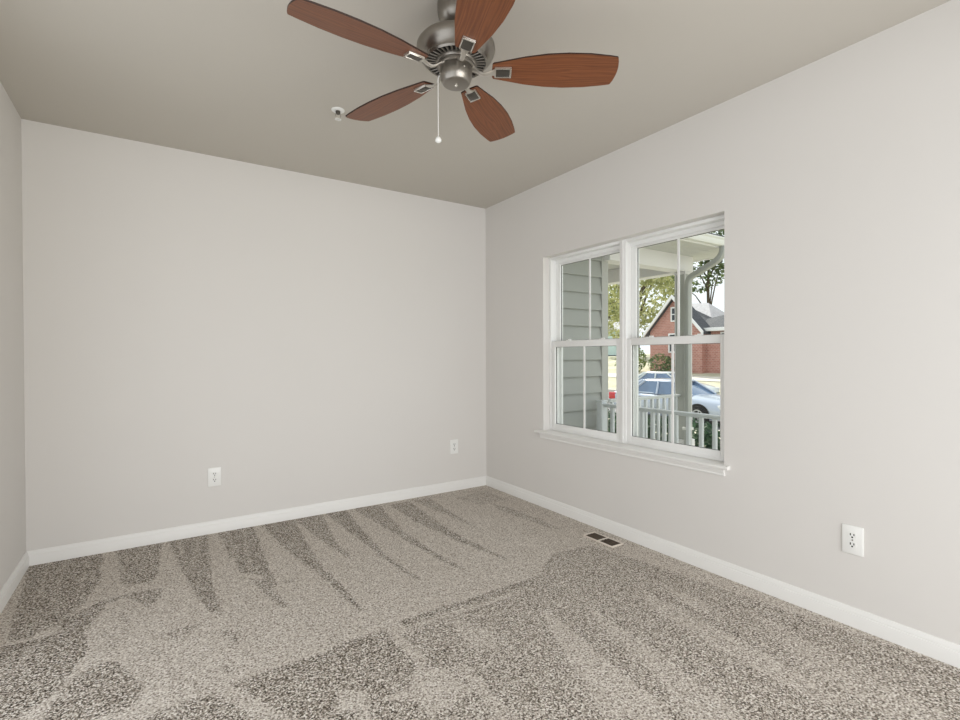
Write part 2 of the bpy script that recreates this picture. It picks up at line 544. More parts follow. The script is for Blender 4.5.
def pile_value_grid(nx, ny, sx, sy):
    g = [[0.06] * nx for _ in range(ny)]
    def X(i): return -W + i * sx
    def Y(j): return -j * sy
    for pts, val in PILE:
        xs = [p[0] for p in pts]; ys = [p[1] for p in pts]
        i0, i1 = max(0, int((min(xs) + W) / sx)), min(nx - 1, int((max(xs) + W) / sx) + 1)
        j0, j1 = max(0, int(-max(ys) / sy)), min(ny - 1, int(-min(ys) / sy) + 1)
        n = len(pts)
        for j in range(j0, j1 + 1):
            y = Y(j)
            for i in range(i0, i1 + 1):
                x = X(i); inside = False
                for k in range(n):
                    xa, ya = pts[k]; xb, yb = pts[(k + 1) % n]
                    if (ya > y) != (yb > y) and x < (xb - xa) * (y - ya) / (yb - ya) + xa:
                        inside = not inside
                if inside:
                    g[j][i] = val
    for x0, y0, x1, y1 in TRACKS:
        n = int(math.hypot(x1 - x0, y1 - y0) / (sx * 0.5)) + 1
        for k in range(n + 1):
            i = int(round((x0 + (x1 - x0) * k / n + W) / sx)); j = int(round(-(y0 + (y1 - y0) * k / n) / sy))
            if 0 <= i < nx and 0 <= j < ny:
                g[j][i] = min(g[j][i], 0.3)
    for _ in range(2):                      # soften the edges a little
        h = [r[:] for r in g]
        for j in range(1, ny - 1):
            for i in range(1, nx - 1):
                g[j][i] = (4 * h[j][i] + h[j - 1][i] + h[j + 1][i] + h[j][i - 1] + h[j][i + 1]) / 8
    return g


def make_floor():
    step = 0.01
    nx, ny = int(W / step) + 2, int(-REAR / step) + 2
    sx, sy = W / (nx - 1), -REAR / (ny - 1)
    g = pile_value_grid(nx, ny, sx, sy)
    verts = [(-W + i * sx, -j * sy, 0.0) for j in range(ny) for i in range(nx)]
    faces = [(j * nx + i, (j + 1) * nx + i, (j + 1) * nx + i + 1, j * nx + i + 1) for j in range(ny - 1) for i in range(nx - 1)]
    me = bpy.data.meshes.new('floor')
    me.from_pydata(verts, [], faces)
    a = me.attributes.new('pile', 'FLOAT', 'POINT')
    a.data.foreach_set('value', [v for row in g for v in row])
    me.materials.append(carpet_m)
    o = bpy.data.objects.new('floor', me)
    COL.objects.link(o)
    return tag(o, 'grey beige cut pile carpet with vacuum marks', 'carpet floor', kind='structure')


make_floor()
# window opening in the right wall
WY0, WY1, WZ0, WZ1 = -2.19, -0.772, 0.555, 1.882

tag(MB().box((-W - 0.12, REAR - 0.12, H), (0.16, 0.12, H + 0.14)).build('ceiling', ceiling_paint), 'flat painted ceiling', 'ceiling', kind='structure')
tag(MB().box((-W - 0.12, 0, -0.15), (0.16, 0.12, H)).build('wall_back', wall_paint), 'plain warm grey wall across the far end', 'wall', kind='structure')
m = MB().box((-W - 0.12, -1.1, -0.15), (-W, 0, H)).box((-W - 0.12, REAR - 0.12, -0.15), (-W, -3.85, H)).box((-W - 0.12, -3.85, 2.1), (-W, -1.1, H)).box((-W - 0.12, -3.85, -0.15), (-W, -1.1, 0))  # gap in this wall is made up to admit the side fill light
tag(m.build('wall_left', wall_paint, smooth=False), 'plain warm grey wall at the left edge', 'wall', kind='structure')
m = MB()
m.box((0, REAR - 0.12, -0.15), (0.16, 0, WZ0)).box((0, REAR - 0.12, WZ1), (0.16, 0, H))
m.box((0, WY1, WZ0), (0.16, 0, WZ1)).box((0, REAR - 0.12, WZ0), (0.16, WY0, WZ1))
tag(m.build('wall_right', wall_paint, smooth=False), 'warm grey wall with the window', 'wall', kind='structure')
m = MB()
m.box((-W, REAR - 0.12, -0.15), (-2.75, REAR, H)).box((-0.1, REAR - 0.12, -0.15), (0, REAR, H)).box((-2.75, REAR - 0.12, 2.1), (-0.1, REAR, H))
m.box((-2.75, REAR - 0.12, -0.15), (-0.1, REAR, 0.0))  # opening out of view, added for the rear fill light to pass
tag(m.build('wall_rear', wall_paint, smooth=False), 'wall behind the viewer with an unseen opening added for light', 'wall', kind='structure')

# baseboards: profile (depth, height)
BP = [(0, 0), (0.0145, 0), (0.0145, 0.053), (0.0135, 0.0555), (0.0105, 0.0562), (0.0105, 0.061), (0.0095, 0.067), (0.0065, 0.0735), (0.0050, 0.0785), (0.0035, 0.080), (0, 0.080)]
def baseboard(name, p, q, nrm, label):
    p, q, nrm = Vector(p), Vector(q), Vector(nrm)
    rings = [[e + nrm * d + Vector((0, 0, h)) for d, h in BP] for e in (p, q)]
    tag(MB().loft(rings).build(name, trim_paint, sharp=25), label, 'baseboard', kind='structure')
baseboard('baseboard_back', (-W, 0, 0), (0, 0, 0), (0, -1, 0), 'white baseboard along the far wall')
baseboard('baseboard_right', (0, 0, 0), (0, REAR, 0), (-1, 0, 0), 'white baseboard under the window wall')
baseboard('baseboard_left', (-W, -1.1, 0), (-W, 0, 0), (1, 0, 0), 'white baseboard along the left wall')

# ---------------------------------------------------------------- window
win = empty('window_1', (0.0, (WY0 + WY1) / 2, WZ0))
tag(win, 'white twin double hung window with grille bars', 'window', kind='structure')
def wpart(mb, name, mt, parent=None):
    """build in room coordinates, then hang under the window (or one of its parts)"""
    o = mb.build(name, mt)
    o.parent = parent or win
    if parent is None:
        o.matrix_parent_inverse = Matrix.Translation(win.location).inverted()
    return o
FZ0, FZ1 = 0.578, WZ1
MY = -1.481
m = MB()
# outer frame: jambs, head and sill with stepped tracks
def ring(mb, x0, x1, y0, y1, z0, z1, w, wt=None, wb=None, bevel=0.0015):
    wt = w if wt is None else wt; wb = w if wb is None else wb
    mb.box((x0, y0, z0), (x1, y0 + w, z1), bevel).box((x0, y1 - w, z0), (x1, y1, z1), bevel)
    mb.box((x0, y0 + w, z1 - wt), (x1, y1 - w, z1), bevel).box((x0, y0 + w, z0), (x1, y1 - w, z0 + wb), bevel)
for y0, y1 in ((WY0, MY + 0.002), (MY - 0.002, WY1)):
    ring(m, 0.060, 0.16, y0, y1, FZ0, FZ1, 0.019, 0.018, 0.014)
    m.box((0.116, y0 + 0.017, FZ0 + 0.01), (0.121, y0 + 0.033, FZ1 - 0.015)).box((0.116, y1 - 0.033, FZ0 + 0.01), (0.121, y1 - 0.017, FZ1 - 0.015))
    m.box((0.108, y0 + 0.019, FZ1 - 0.042), (0.116, y1 - 0.019, FZ1 - 0.017))
    ring(m, 0.150, 0.166, y0 + 0.016, y1 - 0.016, FZ0 + 0.006, FZ1 - 0.014, 0.022, 0.018, 0.012)
wpart(m, 'window_frame', vinyl_white)
wpart(MB().box((0.056, MY - 0.026, FZ0), (0.078, MY + 0.026, FZ1), 0.003).box((0.052, MY - 0.006, FZ0), (0.058, MY + 0.006, FZ1), 0.002), 'center_mullion', vinyl_white)

def sash(x0, x1, y0, y1, z0, z1, st, top, bot, label):
    m = MB()
    ring(m, x0, x1, y0, y1, z0, z1, st, top, bot, 0.002)
    s = wpart(m, 'window_sash', vinyl_white)
    s['label'] = label
    g = MB()
    xm = (x0 + x1) / 2
    ring(g, xm - 0.0035, xm + 0.0035, y0 + st - 0.001, y1 - st + 0.001, z0 + bot - 0.001, z1 - top + 0.001, 0.0026, bevel=0)
    wpart(g, 'glazing_gasket', gasket, s)
    wpart(MB().box((xm - 0.002, y0 + st - 0.004, z0 + bot - 0.004), (xm + 0.002, y1 - st + 0.004, z1 - top + 0.004)), 'glass_pane', glass_m, s)
    yc = (y0 + y1) / 2
    wpart(MB().box((xm - 0.010, yc - 0.0075, z0 + bot - 0.002), (xm - 0.003, yc + 0.0075, z1 - top + 0.002), 0.002), 'grille_bar', vinyl_white, s)
    return s
for side, y0, y1 in (('right', WY0 + 0.026, MY - 0.026), ('left', MY + 0.026, WY1 - 0.026)):
    lo = sash(0.064, 0.094, y0, y1, 0.586, 1.250, 0.034, 0.044, 0.044, 'lower %s sash' % side)
    up = sash(0.120, 0.150, y0, y1, 1.215, 1.852, 0.030, 0.026, 0.040, 'upper %s sash' % side)
    yc = (y0 + y1) / 2
    for k in (-0.16, 0.16):
        lk = MB().box((0.068, yc + k - 0.020, 1.249), (0.090, yc + k + 0.020, 1.256), 0.002).box((0.070, yc + k - 0.024, 1.254), (0.080, yc + k + 0.004, 1.262), 0.003)
        wpart(lk, 'sash_lock', plastic_white, lo)
# stool with rounded nose and horns, apron below
m = MB()
nose = [(0.09, 0.556), (-0.026, 0.556), (-0.031, 0.559), (-0.033, 0.5655), (-0.031, 0.572), (-0.026, 0.575), (0.09, 0.578)]
m.loft([[(x, y, z) for x, z in nose] for y in (WY0, WY1)])
horn = [(0.0, 0.556), (-0.026, 0.556), (-0.031, 0.559), (-0.033, 0.5655), (-0.031, 0.572), (-0.026, 0.575), (0.0, 0.5755)]
m.loft([[(x, y, z) for x, z in horn] for y in (WY1 - 0.001, -0.700)]).loft([[(x, y, z) for x, z in horn] for y in (-2.222, WY0 + 0.001)])
wpart(m, 'window_sill', trim_paint)
ap = [(0.0, 0.556), (-0.018, 0.556), (-0.018, 0.548), (-0.013, 0.540), (-0.010, 0.530), (-0.012, 0.524), (-0.010, 0.519), (0.0, 0.519)]
wpart(MB().loft([[(x, y, z) for x, z in ap] for y in (-2.195, -0.745)]), 'sill_apron', trim_paint)

# ================================================================ CEILING FAN
FX, FY = -1.511, -2.045
fan = empty('ceiling_fan', (FX, FY, H))
tag(fan, 'five blade ceiling fan with oak blades and brushed nickel motor', 'ceiling fan')
# local z: 0 is the ceiling
MB().lathe([(0.0, 0), (0.068, 0), (0.068, -0.008), (0.0675, -0.032), (0.064, -0.050), (0.055, -0.066), (0.042, -0.078), (0.034, -0.082), (0.030, -0.081), (0.028, -0.070), (0.0, -0.066)], 56).build('canopy', nickel, fan)
MB().lathe([(0.0, -0.05), (0.012, -0.05), (0.012, -0.120), (0.021, -0.120), (0.021, -0.135), (0.0, -0.135)], 24).build('downrod', nickel_dark, fan)
MB().lathe([(0.0, -0.132), (0.040, -0.133), (0.080, -0.136), (0.115, -0.142), (0.137, -0.150), (0.144, -0.160), (0.145, -0.172), (0.139, -0.187), (0.128, -0.203), (0.117, -0.212),
            (0.112, -0.214), (0.110, -0.209), (0.0, -0.207)], 72).build('motor_housing', nickel, fan)
vr = MB().lathe([(0.112, -0.2085), (0.075, -0.2125), (0.0, -0.2125)], 64).build('vent_ring', black_gap, fan)
vr['label'] = 'black slotted ring under the motor'
m = MB()
for k in range(36):
    a = 360 / 36 * k
    m.box((0.075, -0.0027, -0.218), (0.1125, 0.0027, -0.2095), 0.001, RZ(a), 1)
m.lathe([(0.114, -0.206), (0.116, -0.214), (0.111, -0.220), (0.108, -0.216), (0.108, -0.206)], 64)
m.build('vent_fin', nickel, vr)
MB().lathe([(0.0, -0.210), (0.077, -0.210), (0.077, -0.221), (0.074, -0.226), (0.069, -0.227), (0.068, -0.234), (0.064, -0.237), (0.0, -0.238)], 56).build('flywheel', nickel, fan)
sh = MB().lathe([(0.0, -0.236), (0.056, -0.236), (0.0585, -0.240), (0.0585, -0.268), (0.057, -0.276), (0.051, -0.291), (0.048, -0.2945), (0.044, -0.296), (0.0, -0.2965)], 56).build('switch_housing', nickel, fan)
MB().lathe([(0.0, -0.294), (0.006, -0.294), (0.006, -0.300), (0.0035, -0.303), (0.0, -0.3035)], 20).build('cap_screw', chrome, sh)
for k in range(3):
    MB().lathe([(0, 0), (0.004, 0), (0.004, 0.003), (0.0, 0.004)], 12, RZ(30 + 120 * k) @ T(0.0578, 0, -0.255) @ RY(90)).build('housing_screw', chrome, sh)

ZB, TILT, RT = -0.2445, 12.0, 0.597     # blade height, pitch, tip radius
def blade_outline():
    r0_, r1 = 0.138, RT
    up = []
    L = r1 - r0_
    ctrl = [(0, 0.036), (0.1, 0.047), (0.25, 0.064), (0.42, 0.0765), (0.58, 0.081), (0.75, 0.0785), (0.9, 0.070), (0.965, 0.0645)]
    for i in range(len(ctrl) - 1):
        for s in range(3):
            t = s / 3
            up.append((r0_ + L * (ctrl[i][0] + (ctrl[i + 1][0] - ctrl[i][0]) * t), ctrl[i][1] + (ctrl[i + 1][1] - ctrl[i][1]) * t))
    up.append((r0_ + L * 0.965, 0.0645)); up.append((r0_ + L * 0.972, 0.062))
    tip = [(r1 - 0.0015 - 0.011 * (y / 0.063) ** 2, y) for y in (0.045, 0.022, 0.0, -0.022, -0.045)]
    lo_ = [(x, -y) for x, y in up[::-1]]
    return [(r0_ - 0.004, 0.030)] + up + tip + lo_ + [(r0_ - 0.004, -0.030), (r0_ - 0.006, 0)]
m = MB()
out = blade_outline()
m.mat = 0
m.prism(out, -0.003, 0.003)
bme = m.bm
bme.faces.ensure_lookup_table()
for f in bme.faces:
    if abs(f.normal.z) < 0.5 and f.calc_area() < 1e-3:
        f.material_index = 1
blade = m.build('fan_blade', [oak_m, oak_edge], fan, smooth=False)
def arm_mb():
    m = MB()
    # curved neck from the flywheel out and up to the blade
    pts = [(0.058, 0, 0.010), (0.072, 0, 0.004), (0.086, 0, -0.008), (0.102, 0, -0.015), (0.118, 0, -0.014), (0.132, 0, -0.0085), (0.146, 0, -0.0055)]
    rings = []
    ws = [0.0125, 0.011, 0.0085, 0.0078, 0.0082, 0.010, 0.0165]
    for (x, y, z), w in zip(pts, ws):
        rings.append([(x, -w, z - 0.003), (x, -w * 0.5, z - 0.0055), (x, w * 0.5, z - 0.0055), (x, w, z - 0.003), (x, w, z + 0.002), (x, -w, z + 0.002)])
    m.loft(rings)
    m.box((0.142, -0.0225, -0.009), (0.204, 0.0225, -0.003), 0.0015)
    return m
arm = arm_mb().build('blade_arm', arm_nickel, fan)
pad = MB().box((0.147, -0.0175, -0.0108), (0.198, 0.0175, -0.0085), 0.0008).build('bracket_plate', nickel_dark, arm)
m = MB().box((0.197, -0.0225, -0.0125), (0.204, 0.0225, -0.0085), 0.001).box((0.142, 0.018, -0.0118), (0.204, 0.0225, -0.0085), 0.001).box((0.142, -0.0225, -0.0118), (0.204, -0.018, -0.0085), 0.001)
m.build('bracket_rim', chrome, arm)
BLADE_ANGLES = (-33.0, 37.0, 108.0, 182.5, 252.5)
for k in range(5):
    b = blade if k == 0 else blade.copy()
    a = arm if k == 0 else arm.copy()
    if k:
        COL.objects.link(b); COL.objects.link(a)
        for ch in [c for c in bpy.data.objects if c.parent == arm]:
            c = ch.copy(); COL.objects.link(c); c.parent = a
    Mx = RZ(BLADE_ANGLES[k]) @ T(0, 0, ZB) @ RX(-TILT)
    b.matrix_local = Mx
    a.matrix_local = RZ(BLADE_ANGLES[k]) @ T(0, 0, ZB) @ RX(-TILT)
# pull chain with fob
pc_dir = Vector((-rr.x, -rr.y, 0)).normalized()
px, py = pc_dir.x * 0.064, pc_dir.y * 0.064
m = MB()
m.tube([(px * 0.86, py * 0.86, -0.262), (px * 1.0, py * 1.0, -0.264), (px * 1.04, py * 1.04, -0.275), (px * 1.04, py * 1.04, -0.29)], 0.0018, 8)
for k in range(57):
    m.lathe([(0, -0.0022), (0.0013, -0.0012), (0.0013, 0.0012), (0, 0.0022)], 6, T(px * 1.04, py * 1.04, -0.292 - k * 0.0034))
ch = m.build('pull_chain', plastic_white, fan)
MB().lathe([(0, 0.012), (0.003, 0.011), (0.008, 0.006), (0.0115, -0.001), (0.011, -0.007), (0.006, -0.011), (0, -0.012)], 24, T(px * 1.04, py * 1.04, -0.497)).build('pull_knob', plastic_white, ch)

# ================================================================ SPRINKLER, OUTLETS, REGISTER
sp = empty('fire_sprinkler', (-1.632, -1.03, H))
tag(sp, 'small white fire sprinkler head on the ceiling left of the fan', 'sprinkler')
MB().lathe([(0, 0), (0.034, 0), (0.033, -0.004), (0.025, -0.008), (0.020, -0.008), (0.0, -0.004)], 40).build('escutcheon', plastic_white, sp)
MB().lathe([(0.0, -0.003), (0.012, -0.003), (0.012, -0.018), (0.008, -0.022), (0, -0.022)], 24).build('sprinkler_body', nickel_dark, sp)
m = MB()
for s in (-1, 1):
    m.tube([(s * 0.010, 0, -0.018), (s * 0.014, 0, -0.030), (s * 0.009, 0, -0.042), (0, 0, -0.048)], 0.0025, 8)
m.build('frame_arm', chrome, sp)
m = MB().lathe([(0, -0.047), (0.006, -0.047), (0.006, -0.050), (0, -0.050)], 20)
for k in range(12):
    m.box((0.004, -0.0022, -0.050), (0.017, 0.0022, -0.0487), 0, RZ(30 * k))
m.build('deflector', plastic_white, sp)

def make_outlet():
    root = empty('power_outlet')
    # local: plate lies in XZ, faces -Y
    MB().box((-0.0385, -0.006, -0.0600), (0.0385, 0.0, 0.0600), 0.0028, None, 3).build('cover_plate', plastic_white, root)
    for s in (-1, 1):
        zc = 0.0195 * s
        pts = []
        for k in range(28):
            a = 2 * math.pi * k / 28
            pts.append((0.0165 * math.cos(a), max(-0.0135, min(0.0135, 0.0165 * math.sin(a)))))
        rc = MB().prism(pts, 0.0, 0.0022, T(0, -0.0055, zc) @ RX(90)).build('receptacle', plastic_white, root)
        m = MB().box((-0.0082, -0.0081, zc - 0.0010), (-0.0046, -0.0074, zc + 0.0085)).box((0.0046, -0.0081, zc - 0.0005), (0.0080, -0.0074, zc + 0.0078))
        m.lathe([(0, 0), (0.0034, 0), (0.0034, 0.0007), (0, 0.0007)], 14, T(0, -0.0074, zc - 0.0072) @ RX(90))
        m.build('contact_slot', slot_dark, rc)
    MB().lathe([(0, 0), (0.003, 0), (0.0026, 0.0012), (0, 0.0016)], 14, T(0, -0.0058, 0) @ RX(90)).build('plate_screw', nickel, root)
    return root
o1 = make_outlet()
G = 'duplex power outlets low on the walls'
o1.location = (-2.130, 0, 0.363)
tag(o1, 'white duplex outlet on the far wall, the one nearer the left wall', 'power outlet', G)
o2 = copy_tree(o1); o2.location = (-0.331, 0, 0.372)
tag(o2, 'white duplex outlet on the far wall, close to the room corner', 'power outlet', G)
o3 = copy_tree(o1); o3.location = (0, -2.7535, 0.363); o3.rotation_euler = (0, 0, R(-90))
tag(o3, 'white duplex outlet on the window wall, right of the window', 'power outlet', G)

rg = empty('floor_register', (-0.1415, -1.493, 0.0))
tag(rg, 'brown louvered floor register in the carpet below the window', 'floor vent')
m = MB()
for a, b in (((-0.051, -0.120), (-0.042, 0.120)), ((0.042, -0.120), (0.051, 0.120)), ((-0.042, -0.120), (0.042, -0.110)), ((-0.042, 0.110), (0.042, 0.120)), ((-0.042, -0.005), (0.042, 0.005))):
    m.box((a[0], a[1], 0.0), (b[0], b[1], 0.008), 0.002)
m.build('register_frame', register_rim, rg)
MB().box((-0.042, -0.110, 0.0002), (0.042, 0.110, 0.001)).build('register_duct', black_gap, rg)
m = MB()
for k in range(24):
    y = -0.1055 + k * 0.00917
    if abs(y) < 0.006: continue
    m.box((-0.042, -0.0012, -0.0028), (0.042, 0.0012, 0.0028), 0, T(0, y, 0.0036) @ RX(38))
for x in (-0.014, 0.014):
    m.box((x - 0.0012, -0.110, 0.001), (x + 0.0012, 0.110, 0.0064))
m.build('louver', register_brown, rg)

# ================================================================ OUTSIDE
def gz(x, y=0):
    """height of the ground outside"""
    pts = [(0, -0.35), (5.2, -0.40), (10.0, -1.03), (11.0, -1.05), (21.4, -1.05), (26.2, -0.10), (28, 0.0), (35, 0.95), (120, 1.6)]
    for (a, za), (b, zb) in zip(pts, pts[1:]):
        if x <= b:
            return za + (zb - za) * max(0, (x - a)) / (b - a)
    return 1.6
xs = [0.16, 1, 2, 3, 4, 5.2, 6.4, 7.6, 8.8, 10.0, 10.9, 10.901, 21.3, 21.301, 22.5, 23.7, 25, 26.2, 28, 31, 35, 45, 60, 120]
m = MB()
ys = [-40 + 4 * k for k in range(41)]
for a, b in zip(xs, xs[1:]):
    drop = (10.9 < (a + b) / 2 < 21.302)
    for c, d in zip(ys, ys[1:]):
        za = -1.35 if drop else gz(a); zb = -1.35 if drop else gz(b)
        m.poly([(a, c, za), (b, c, zb), (b, d, zb), (a, d, za)])
bmesh.ops.remove_doubles(m.bm, verts=m.bm.verts, dist=0.0005)
tag(m.build('lawn', lawn_m), 'pale sunlit lawns sloping to the street', 'lawn', kind='structure')
tag(MB().box((11.0, -40, -1.30), (21.3, 120, -1.13)).build('road', asphalt), 'asphalt street between the lawns', 'road', kind='structure')
m = MB().box((10.75, -40, -1.30), (11.02, 120, -1.0), 0.02).box((21.28, -40, -1.30), (21.55, 120, -0.98), 0.02)
tag(m.build('road_kerb', concrete), 'concrete kerbs on both sides of the street', 'kerb', kind='structure')
m = MB()
for c, d in zip(ys, ys[1:]):
    m.poly([(24.6, c, gz(24.6) + 0.03), (25.7, c, gz(25.7) + 0.03), (25.7, d, gz(25.7) + 0.03), (24.6, d, gz(24.6) + 0.03)])
tag(m.build('walkway', concrete), 'pale concrete walk in front of the brick house', 'walk', kind='structure')

# --- the house's own projecting side wall, lap siding facing the window
m = MB()
m.box((0.16, -0.112, -0.6), (1.39, 3.4, 5.2))
e = 0.165
k = 0
z = -0.55
while z < 5.1:
    # one clapboard course: tilted face with a butt edge
    prof = [(-0.110, z), (-0.138, z), (-0.138, z + 0.014), (-0.114, z + e), (-0.110, z + e)]
    m.loft([[(x, y, zz) for y, zz in prof] for x in (0.16, 1.33)])
    z += e
sw = m.build('wall_outside', siding_m, sharp=10)
tag(sw, 'grey lap sided wall of the house seen through the left sash', 'wall', kind='structure')
MB().prism([(1.315, -0.142), (1.405, -0.142), (1.405, -0.05), (1.392, -0.05), (1.392, -0.11), (1.315, -0.11)], -0.6, 5.2, None, 0.002).build('corner_trim', corner_grey, sw)

tag(MB().box((1.41, -0.10, -0.5), (2.80, 4.0, -0.16), 0.01).build('porch_floor', concrete), 'concrete floor of the porch', 'porch floor', kind='structure')
# --- porch roof: soffit, fascia, beams, gutter
pr = empty('porch_roof', (1.9, 1.0, 2.33))
tag(pr, 'white porch roof with soffit, beams and gutter outside the window', 'porch roof')
def ppart(mb, name, mt, root, **kw):
    o = mb.build(name, mt, **kw)
    o.parent = root
    o.matrix_parent_inverse = Matrix.Translation(root.location).inverted()
    return o
RE, RXE, SZ = -0.68, 2.98, 2.27        # eave edge (y), end (x), soffit height
m = MB()
y = RE + 0.02
while y < 4.0:               # soffit boards
    m.box((1.345 if y > -0.14 else 0.17, y, SZ), (RXE, y + 0.098, SZ + 0.015), 0.003)
    y += 0.1
ppart(m, 'porch_soffit', soffit, pr)
ppart(MB().box((0.17, RE, SZ - 0.008), (RXE + 0.02, RE + 0.02, SZ + 0.085), 0.004).box((RXE, RE, SZ - 0.008), (RXE + 0.025, 4.0, SZ + 0.085), 0.004), 'fascia_board', porch_white, pr)
ppart(MB().box((1.345, -0.22, 2.095), (2.73, -0.06, SZ), 0.004), 'side_beam', porch_white, pr)
ppart(MB().box((2.57, -0.06, 2.095), (2.73, 4.0, SZ), 0.004), 'front_beam', porch_white, pr)
gp = [(0.0, 0.0), (0.05, 0.0), (0.062, 0.02), (0.066, 0.05), (0.08, 0.065), (0.08, 0.076), (0.074, 0.076), (0.070, 0.068), (0.058, 0.052), (0.054, 0.023), (0.046, 0.007), (0.007, 0.007), (0.007, 0.076), (0.0, 0.076)]
ppart(MB().loft([[(xx, RE - 0.002 - a, SZ + 0.004 + b) for a, b in gp] for xx in (0.17, RXE + 0.03)]).box((RXE + 0.026, RE - 0.08, SZ + 0.004), (RXE + 0.032, RE, SZ + 0.08)), 'gutter', gutter_white, pr)
ppart(MB().loft([[(x, RE - 0.05, SZ + 0.085), (x, RE - 0.05, SZ + 0.105), (x, 1.6, SZ + 0.95), (x, 4.0, SZ + 0.95), (x, 4.0, SZ + 0.085)] for x in (0.17, RXE + 0.06)]), 'roof_shingles', roof_dark, pr)

pcx, pcy = 2.66, -0.14
col_ = empty('porch_column', (pcx, pcy, gz(2.6)))
tag(col_, 'square grey porch post standing beyond the railing', 'porch post')
zt = 2.095 - gz(2.6)
MB().box((-0.062, -0.062, 0), (0.062, 0.062, zt), 0.006).build('shaft', post_grey, col_)
MB().box((-0.09, -0.09, 0), (0.09, 0.09, 0.55), 0.008).build('post_base', porch_white, col_)
MB().box((-0.075, -0.075, zt - 0.03), (0.075, 0.075, zt), 0.006).build('post_cap', porch_white, col_)
m = MB()
for sx in (-1, 1):
    for sy in (-1, 1):
        m.box((sx * 0.062 - 0.006, sy * 0.062 - 0.006, 0.5), (sx * 0.062 + 0.006, sy * 0.062 + 0.006, zt - 0.03), 0.002)
m.build('corner_bead', porch_white, col_)

dsp = empty('downspout', (2.60, -0.27, gz(2.6)))
tag(dsp, 'curved gutter downspout running down beside the porch post', 'downspout')
def sweep_rect(pts, a, b):
    """rectangular pipe through points (kept level in cross section)"""
    m = MB(); rings = []
    P = [Vector(p) for p in pts]
    for i, p in enumerate(P):
        d = (P[min(i + 1, len(P) - 1)] - P[max(i - 1, 0)]).normalized()
        s = Vector((1, 0, 0)).cross(d); s = s.normalized() if s.length > 0.05 else Vector((0, 1, 0))
        t = d.cross(s).normalized()
        ring_ = []
        for k in range(12):
            an = 2 * math.pi * (k + 0.5) / 12
            c, si = math.cos(an), math.sin(an)
            ring_.append(p + s * (a * math.copysign(abs(c) ** 0.5, c)) + t * (b * math.copysign(abs(si) ** 0.5, si)))
        rings.append(ring_)
    return m.loft(rings)
gx, gy = 2.50, RE - 0.035
def bez(p0, p1, p2, p3, n=9):
    p0, p1, p2, p3 = map(Vector, (p0, p1, p2, p3))
    return [p0 * (1 - t) ** 3 + p1 * 3 * t * (1 - t) ** 2 + p2 * 3 * t * t * (1 - t) + p3 * t ** 3 for t in [k / n for k in range(n + 1)]]
DX, DY = 2.565, -0.262
p = bez((gx, gy, 2.275), (gx, gy, 2.21), (gx, gy + 0.01, 2.17), (gx + 0.01, gy + 0.10, 2.125)) + bez((DX, DY - 0.12, 2.05), (DX, DY - 0.03, 2.02), (DX, DY, 2.0), (DX, DY, 1.90)) + [Vector((DX, DY, 1.0)), Vector((DX, DY, gz(2.6) + 0.1))]
ppart(sweep_rect(p, 0.030, 0.036), 'downspout_pipe', downspout_grey, dsp)
ppart(MB().box((DX - 0.04, DY - 0.046, 0.30), (DX + 0.04, DY + 0.046, 0.33), 0.003), 'pipe_strap', gutter_white, dsp)

# --- railings
def railing(p, q, n, label, ztop=0.690, posts=(True, True)):
    p, q = Vector(p), Vector(q)
    d = (q - p); L = d.length; rz = math.atan2(d.y, d.x)
    g0 = gz(p.x)
    root = empty('porch_railing', (p.x, p.y, g0), rz)
    tag(root, label, 'railing', 'railings outside the window')
    t = ztop - g0
    MB().box((0, -0.030, t - 0.016), (L, 0.030, t), 0.006).box((0, -0.016, t - 0.034), (L, 0.016, t - 0.014), 0.003).build('top_rail', rail_vinyl, root)
    MB().box((0, -0.022, 0.10), (L, 0.022, 0.14), 0.004).build('bottom_rail', rail_vinyl, root)
    st = L / n
    b0 = None
    for k in range(n):
        if b0 is None:
            b0 = MB().box((-0.0145, -0.0145, 0.138), (0.0145, 0.0145, t - 0.03), 0.002).build('baluster', rail_vinyl, root); b = b0
        else:
            b = b0.copy(); COL.objects.link(b)
        b.location = ((k + 0.5) * st, 0, 0)
    for x, f in zip((0.035, L - 0.035), posts):
        if f:
            MB().box((x - 0.036, -0.036, 0.0), (x + 0.036, 0.036, t + 0.015), 0.004).box((x - 0.043, -0.043, t + 0.015), (x + 0.043, 0.043, t + 0.03), 0.006).build('rail_post', rail_vinyl, root)
    return root
railing((1.22, -0.19, 0), (1.22, -3.3, 0), 27, 'grey white railing running parallel to the window, nearest the glass', 0.672, (True, True))
railing((1.42, -0.13, 0), (2.59, -0.13, 0), 11, 'grey white railing running out to the porch post, behind the nearer railing', 0.695, (False, False))

